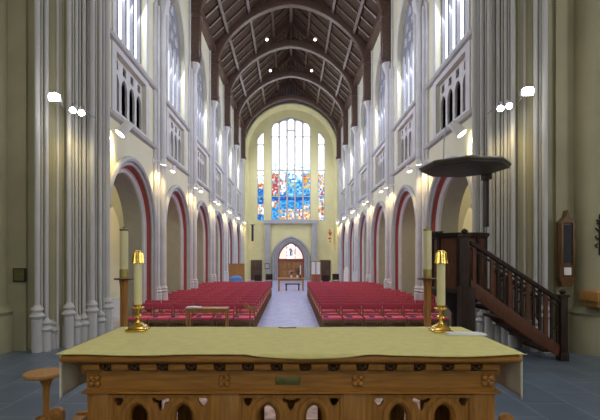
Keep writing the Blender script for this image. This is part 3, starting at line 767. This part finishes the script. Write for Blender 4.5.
# tall candles on wooden floor stands
def floor_candle(px, d, label, iron):
    x = (px-CX)*d/F; k = d/F; zt = EYE-22*k-CH
    t = thing('candle_stand', label, 'candle stand', (x,d,CH), 'tall wooden candle stands')
    MB().lathe([(.20,0),(.20,.05),(.14,.08),(.10,.14),(3.6*k,.2),(3.6*k,zt-.12),(3.9*k,zt-.10),(4.6*k,zt-.03),(4.6*k,zt-.02)], (0,0,0), 8, rot=PI/8).build('shaft', M['oak_v'], t)
    MB().lathe([(9*k,zt-.022),(9.8*k,zt-.012),(9.8*k,zt-.004),(9*k,zt)], (0,0,0), 24).build('drip_tray', M['oak_d'], t)
    MB().lathe([(4.3*k,zt),(4.3*k,zt+8*k),(4.0*k,zt+9*k)], (0,0,0), 20).build('candle_socket', M['wax_d'], t)
    MB().lathe([(4.0*k,zt+8*k),(4.0*k,zt+48*k),(2*k,zt+48.5*k)], (0,0,0), 20).build('candle', M['wax'], t)
    m = MB().lathe([(4.2*k,zt+47*k),(4.2*k,zt+48.8*k),(1.8*k,zt+49.5*k),(1.2*k,zt+51*k)], (0,0,0), 16)
    m.build('candle_cap', M['brass_d'] if iron else M['wax_d'], t)
floor_candle(124, 6.0, 'tall thick candle on a wooden floor stand, away from the pulpit', 1)
floor_candle(427.5, 6.3, 'tall thick candle on a wooden floor stand before the pulpit', 0)

# ------------------------------------------------------------------ stool and rounded wooden posts by the altar
st = thing('stool', 'round topped wooden pedestal stool standing on slate beside the altar', 'stool', ((44.5-CX)*4.5/F, 4.5, CH))
hz = EYE-116*4.5/F-CH
MB().lathe([(.17,hz-.045),(.195,hz-.035),(.20,hz-.015),(.19,hz)], (0,0,0), 32).build('seat', M['oak_l'], st)
MB().lathe([(.09,hz-.05),(.06,hz-.09),(.035,hz-.16),(.028,.2),(.035,.1),(.05,.05)], (.02,0,0), 16).build('pedestal', M['oak_v'], st)
m = MB()
for k in range(3):
    a = .5+2*PI*k/3; m.bar((.02,0,.09),(.02+.17*math.cos(a),.17*math.sin(a),.015),.05,.03)
m.build('foot', M['oak_v'], st)
for x, y, z1, lab in (((57.5-CX)*3.75/F, 3.75, EYE-151*3.75/F-CH, 'short round topped oak kneeler end between stool and altar'), ((506-CX)*3.7/F, 3.7, EYE-157*3.7/F-CH, 'short round topped oak kneeler end at the altar on the pulpit side')):
    t = thing('kneeler', lab, 'kneeler', (x,y,CH), 'oak kneeler ends beside the altar')
    MB().plate([(-.06,0),(.06,0),(.06,z1-.06)]+[(.06*math.cos(PI*i/12), z1-.06+.06*math.sin(PI*i/12)) for i in range(1,12)]+[(-.06,z1-.06)], [], 'y', -.025, .025).build('end_panel', M['oak_v'], t, bevel=.006)
    MB().lathe([(.045,0),(.05,.008),(.02,.02)], (0,0,0), 16).build('roundel', M['oak_v'], t).matrix_local = Matrix.Translation((0,-.025,z1-.06)) @ Matrix.Rotation(PI/2,4,'X')
    MB().box(-.05,.05,.025,.45,.16,.20).build('kneeling_board', M['oak'], t); MB().box(-.06,.06,.45,.5,0,.22).build('rear_end', M['oak_v'], t)

# ------------------------------------------------------------------ pulpit
px0, py0 = 3.10, 7.95
pu = thing('pulpit', 'dark octagonal wooden pulpit standing against the clustered pillar', 'pulpit', (px0,py0,CH))
def octo(r, z, rot=PI/8): return [(r*math.cos(2*PI*i/8+rot), r*math.sin(2*PI*i/8+rot), z) for i in range(8)]
FL = 1.13; TOP = EYE+23.5*7.5/F-CH
MB().loft([octo(.18,0),octo(.18,.2),octo(.13,.3),octo(.13,.7),octo(.25,.85),octo(.50,FL-.05)]).build('pedestal', M['pulpit'], pu)
MB().loft([octo(.47,FL-.06),octo(.52,FL-.03),octo(.52,FL+.02),octo(.48,FL+.05)]).build('base_moulding', M['pulpit'], pu)
m = MB().loft([octo(.45,FL),octo(.45,TOP-.06),octo(.41,TOP-.06),octo(.41,FL+.02)]); m.build('body', M['pulpit_r'], pu)
for i in range(8):
    a = 2*PI*i/8+PI/8; MB().bar((.455*math.cos(a),.455*math.sin(a),FL),(.455*math.cos(a),.455*math.sin(a),TOP-.05),.06,.06,(math.cos(a),math.sin(a),0)).build('corner_post', M['pulpit'], pu)
MB().loft([octo(.48,TOP-.09),octo(.52,TOP-.04),octo(.52,TOP),octo(.38,TOP),octo(.38,TOP-.04)]).build('rim', M['pulpit'], pu)
m = MB().bar((-.35,-.1,TOP+.02),(-.62,-.05,TOP+.01),.34,.03); m.build('book_board', M['pulpit'], pu)
# sounding board
cz = EYE+90*7.7/F
so = thing('sounding_board', 'wide dark octagonal sounding board hung over the pulpit', 'canopy', ((464-CX)*7.95/F, 7.7+.25, cz))
R = .80
r8 = PI/8+.12
MB().loft([octo(R*.93,-.03,r8),octo(R*.965,-.015,r8),octo(R*.97,.01,r8),octo(R*1.0,.025,r8),octo(R*1.0,.06,r8),octo(R*.96,.075,r8),octo(R*.9,.09,r8)]).build('canopy', M['canopy'], so, bevel=.01)
MB().loft([octo(R*.62,-.055,r8),octo(R*.92,-.03,r8)]).build('soffit', M['canopy'], so)
m = MB().tube([(-.28,.3,.1),(-.05,.9,.75),(.1,1.2,1.15)], .012, 6); m.build('stay_rod', M['grey'], so)
MB().box(.55,.60,.30,.45,-1.05,-.03).box(.51,.64,.26,.45,-.14,-.03).build('bracket', M['pulpit'], so)
# stair
sd = 7.22
stt = thing('pulpit_stair', 'dark wooden pulpit stair with open balustrade descending to the slate', 'stair', ((563-CX)*sd/F, sd, CH))
ox = stt.location.x
def L(px, py): p = P(px, py, sd); return (p.x-ox, p.z-CH)
def newel(px, y0, ytop, w, label=None):
    x, zt = L(px, ytop); m = MB().box(x-w/2,x+w/2,y0-w/2,y0+w/2,0,zt-.06)
    m.box(x-w*.65,x+w*.65,y0-w*.65,y0+w*.65,zt-.10,zt-.06); m.lathe([(w*.45,zt-.06),(w*.25,zt-.045),(w*.5,zt-.01),(w*.35,zt+.02),(.01,zt+.04)],(x,y0,0),12)
    m.box(x-w*.6,x+w*.6,y0-w*.6,y0+w*.6,0,.14)
    m.build('newel_post', M['pulpit'], stt, bevel=.006)
newel(562.5, 0, 291, .12); newel(562.5, .72, 291+4, .12); newel(464.5, 0, 231, .12)
x, zt = L(469, 287); MB().box(x-.11,x+.09,-.05,.25,0,zt).build('newel_base', M['pulpit'], stt, bevel=.01)
A0, A1 = L(470,279), L(559,345); B0, B1 = L(470,294), L(555,357)
for yy, tmin in ((-.03, 0), (.69, .45)):
    n = 12; top = []; bot = []
    for i in range(n+1):
        t = tmin+(1-tmin)*i/n; top.append((A0[0]+(A1[0]-A0[0])*t, A0[1]+(A1[1]-A0[1])*t))
        bot.append((B0[0]+(A1[0]-B0[0])*t, max(0, B0[1]+(B1[1]-B0[1])*t-.05*math.sin(PI*t))))
    MB().plate(top+bot[::-1], [], 'y', yy, yy+.06).build('stringer', M['pulpit_r'], stt, bevel=.006)
    R0, R1 = L(470,242), L(561,301.5)
    R0 = (R0[0]+(R1[0]-R0[0])*tmin, R0[1]+(R1[1]-R0[1])*tmin)
    MB().bar((R0[0],yy+.03,R0[1]),(R1[0],yy+.03,R1[1]),.085,.07).build('handrail', M['pulpit'], stt, bevel=.012)
    S0, S1 = (R0[0], R0[1]-.10), (R1[0], R1[1]-.10)
    MB().bar((S0[0],yy+.03,S0[1]),(S1[0],yy+.03,S1[1]),.035,.03).build('lower_rail', M['pulpit'], stt)
    nb = 15 if tmin == 0 else 8
    for i in range(nb):
        t = (i+.7)/(nb+.3); x = R0[0]+(R1[0]-R0[0])*t; zr = R0[1]+(R1[1]-R0[1])*t
        ta = (x-A0[0])/(A1[0]-A0[0]); zs = A0[1]+(A1[1]-A0[1])*ta
        w = .062 if i % 3 == 0 else .036
        m = MB().box(x-w/2,x+w/2,yy+.012,yy+.048,zs-.02,zr-.02); nm = 'baluster'
        if i % 3 == 1: m.box(x-.02,x+.115,yy+.018,yy+.042,zs+.17,zs+.21)
        m.build(nm, M['pulpit_r'] if i % 3 == 0 else M['pulpit'], stt)
ns = 6
for i in range(ns):
    x1 = ox*0-.07-(1.42/ns)*i; zz = (i+1)*FL/(ns+.5)
    MB().box(x1-1.42/ns-.02,x1,.02,.70,zz-.04,zz).build('tread', M['pulpit'], stt)

# ------------------------------------------------------------------ wall case, plaque, side pieces
d = 7.85
wc = thing('wall_case', 'tall narrow wooden wall case with pointed top on the pillar by the stair', 'wall case', P(567,265,7.72))
k = 7.72/F
MB().box(-7.4*k,7.4*k,-.0,.10,-12*k,43*k).build('case', M['case'], wc, bevel=.008)
MB().box(-3.2*k,4.6*k,-.008,.0,2*k,40*k).build('glass_door', M['void'], wc)
for x in (-5.4,6.2): MB().box(x*k-.022,x*k+.022,-.03,0,0,42*k).build('pilaster', M['case'], wc, bevel=.006)
MB().plate([(-8.3*k,42*k),(8.3*k,42*k),(2*k,48*k),(0,55*k),(-2*k,48*k)], [], 'y', -.03, .1).build('pediment', M['case'], wc)
MB().box(-3*k,4*k,-.012,0,-10*k,-2.5*k).build('dial', M['paper'], wc)
MB().loft([[(-8.5*k,-.03,-12*k),(8.5*k,-.03,-12*k),(8.5*k,.1,-12*k),(-8.5*k,.1,-12*k)],[(-4.5*k,0,-22*k),(4.5*k,0,-22*k),(4.5*k,.1,-22*k),(-4.5*k,.1,-22*k)]]).build('bracket', M['case'], wc)
pl = thing('wall_plaque', 'small square framed plaque on the cream wall beside the clustered pillar', 'plaque', P(20,275,7.93))
k = 7.93/F
MB().box(-6.2*k,6.2*k,-.03,.02,-6.8*k,6.8*k).build('frame', M['iron'], pl); MB().box(-5*k,5*k,-.036,-.02,-5.6*k,5.6*k).build('plate', M['brass_d'], pl)
sh = thing('wall_shelf', 'light oak shelf bracket on the pillar at the edge of view beyond the wall case', 'shelf', P(603,297,7.25))
MB().box(-.16,.3,-.1,.37,-.08,.09).box(-.1,.3,.0,.37,-.18,-.08).build('shelf', M['oak_l'], sh, bevel=.01)
ir = thing('iron_bracket', 'black wrought iron ornament on the pillar above the oak shelf', 'bracket', P(600,238,7.59))
m = MB()
for q in range(4): m.tube([(-.05+.03*math.sin(i*1.2+q), 0, .25-.14*q+.07*i/3) for i in range(4)], .014, 6)
m.cyl((0,0,-.3),(0,0,.42),.016).build('scroll', M['iron'], ir)

# ------------------------------------------------------------------ far end of the nave
tb = thing('table', 'light wood table with flowers standing across the far end of the aisle', 'table', (0,28.6,0))
MB().box(-.9,.9,-.4,.4,.76,.82).build('tabletop', M['oak_l'], tb); MB().box(-.82,.82,-.34,.34,.66,.76).build('apron', M['oak_l'], tb)
for x in (-.8,.8):
    for y in (-.32,.32): MB().box(x-.05,x+.05,y-.05,y+.05,0,.76).build('leg', M['oak_l'], tb)
bn = thing('bench', 'low dark bench standing underneath the far table', 'bench', (.1,28.7,0))
MB().box(-.5,.5,-.15,.15,.38,.44).build('seat', M['pulpit'], bn)
for x in (-.42,.42): MB().box(x-.04,x+.04,-.13,.13,0,.38).build('leg', M['pulpit'], bn)
def vase(loc, label, col, h=.28):
    v = thing('flower_vase', label, 'vase', loc, 'vases of flowers on the far table')
    MB().lathe([(.05,0),(.07,.06),(.06,.14),(.04,.18),(.05,.2)],(0,0,0),14).build('vase', M['paper'], v)
    m = MB(); rr = random.Random(3)
    for i in range(14): m.ball((rr.uniform(-.14,.14),rr.uniform(-.1,.1),.2+rr.uniform(.02,h)),.045,8)
    m.build('flowers', col, v)
    m = MB()
    for i in range(10): m.cyl((0,0,.18),(rr.uniform(-.18,.18),rr.uniform(-.1,.1),.2+rr.uniform(.05,h)),.012,.03,6)
    m.build('stems', M['green'], v)
vase((.02,28.6,.82), 'white vase of pink flowers in the middle of the far table', M['pink'])
vase((.42,28.55,.82), 'taller vase of red flowers on the far table', M['red'], .5)
fc = thing('candle', 'white candle in a dark holder standing on the far table', 'candle', (.62,28.5,.82))
MB().lathe([(.08,0),(.08,.02),(.02,.06),(.02,.2),(.05,.22)],(0,0,0),14).build('holder', M['iron'], fc); MB().lathe([(.035,.22),(.035,.85)],(0,0,0),12).build('wax', M['paper'], fc)
def screen(px0, px1, py0, d, label, name, m1, m2, cat):
    x0, x1 = (px0-CX)*d/F, (px1-CX)*d/F; zt = EYE-(py0-CY)*d/F; c = (x0+x1)/2; w = (x1-x0)/2
    t = thing(name, label, cat, (c,d,0))
    MB().box(-w,w,-.03,.03,.15,zt).build('panel', m1, t)
    m = MB()
    for x in (-w,0,w): m.box(x-.035,x+.035,-.05,.05,0,zt+.04)
    m.box(-w,w,-.05,.05,zt,zt+.06).build('frame', m2, t)
    return t
screen(229.5, 244, 264.5, 27.0, 'light wood folding screen behind the chairs of the desk side block', 'folding_screen', M['oak_l'], M['oak_l'], 'screen')
screen(311, 320.5, 262, 33.0, 'tall cream and wood notice board right of the end door', 'notice_board', M['paper'], M['oak_l'], 'notice board')
cb = thing('cabinet', 'small reddish wooden cabinet standing below the notice board', 'cabinet', ((316-CX)*30/F,30,0))
MB().box(-.3,.3,-.2,.2,0,.95).build('body', M['redwood'], cb, bevel=.01); MB().box(-.33,.33,-.23,.23,.95,1.0).build('top', M['redwood'], cb)
for x in (-.28,.01): MB().box(x,x+.27,-.22,-.2,.1,.9).build('door', M['redwood'], cb, bevel=.006)
bl = thing('draped_table', 'low table under a blue cloth behind the chairs, desk side', 'table', ((236-CX)*25.9/F,25.9,0))
MB().loft([[(-.42,-.3,.02),(.42,-.3,.02),(.42,.3,.02),(-.42,.3,.02)],[(-.36,-.25,.98),(.36,-.25,.98),(.36,.25,.98),(-.36,.25,.98)],[(-.1,-.1,1.12),(.15,-.1,1.1),(.15,.1,1.1),(-.1,.1,1.12)]]).build('cloth', M['blue'], bl, bevel=.05)
wb = thing('leaning_board', 'tall white board leaning upright behind the pulpit side chairs', 'board', ((346-CX)*26/F,26,0))
MB().loft([[(-.18,0,0),(.14,0,0),(.14,.06,0),(-.18,.06,0)],[(-.12,.1,1.4),(.17,.1,1.4),(.17,.16,1.4),(-.12,.16,1.4)],[(-.02,.14,1.62),(.12,.14,1.62),(.12,.18,1.62),(-.02,.18,1.62)]]).build('board', M['white'], wb, bevel=.02)
MB().bar((-.1,.14,.0),(.0,.42,.0),.04,.04).bar((0,.18,.8),(0,.42,0),.03,.03).build('stand', M['grey'], wb)
for px, lab in ((252.5,'dark narrow hanging on the end wall across from the pulpit'),):
    t = thing('wall_hanging', lab, 'wall hanging', P(px,233,39.7)); MB().box(-.10,.10,0,.06,-.75,.75).build('cloth', M['void'], t); MB().cyl((-.2,.03,.76),(.2,.03,.76),.03).build('rod', M['iron'], t)
t = thing('wall_banner', 'narrow red and gold banner on the end wall, pulpit side', 'banner', P(330,236,39.7))
m = MB(); 
m.box(-.28,.28,.02,.05,-.75,.75); m.build('cloth', M['plaster_y'], t)
m = MB()
for z, w in ((.55,.1),(.3,.2),(.1,.12),(-.2,.16),(-.5,.1)): m.ball((0.03*math.sin(9*z),.0,z),w*.8,10,.9)
m.build('emblem', mat('banner_orange', (.62,.20,.06), .8), t)
fr = thing('picture_frame', 'small dark picture on the wall beside the end door', 'picture', P(267,266,39.95)); MB().box(-.22,.22,0,.05,-.26,.26).build('frame', M['iron'], fr); MB().box(-.17,.17,-.01,0,-.2,.2).build('picture', M['stone_g'], fr)
for i, (px, d, lab, mm) in enumerate(((258,29.5,'dark wooden chair standing apart near the far table, desk side','pulpit'),(269,31,'dark wooden chair standing alone close by the picture','pulpit'),(326,29.0,'dark wooden chair standing apart near the cabinet, pulpit side','pulpit'),(336,31,'dark wooden chair standing alone below the banner','pulpit'))):
    t = thing('side_chair', lab, 'chair', ((px-CX)*d/F,d,0))
    MB().box(-.24,.24,-.24,.22,.42,.47).build('seat', M[mm], t); MB().box(-.24,.24,.19,.23,.55,.98).build('backrest', M[mm], t)
    for x in (-.21,.21):
        MB().box(x-.02,x+.02,-.22,-.18,0,.42).build('leg', M[mm], t); MB().box(x-.02,x+.02,.19,.23,0,.6).build('leg', M[mm], t)

# ------------------------------------------------------------------ camera, world, colour
cam = bpy.data.cameras.new('camera'); co = bpy.data.objects.new('camera', cam); COL.objects.link(co)
co.location = (0,0,EYE); co.rotation_euler = (PI/2,0,0)
cam.sensor_width = 36; cam.lens = F/600*36; cam.shift_x = (300-CX)/600; cam.shift_y = (CY-210)/600; cam.clip_end = 200
sc.camera = co
w = bpy.data.worlds.new('world'); sc.world = w; w.use_nodes = True
w.node_tree.nodes['Background'].inputs[0].default_value = (.7,.8,1,1); w.node_tree.nodes['Background'].inputs[1].default_value = .3
vs_ = sc.view_settings
vs_.view_transform = 'Standard'; vs_.look = 'None'; vs_.gamma = 1; vs_.use_curve_mapping = False; vs_.exposure = 0
sc.cycles.max_bounces = 10; sc.cycles.diffuse_bounces = 8; sc.cycles.sample_clamp_indirect = 6
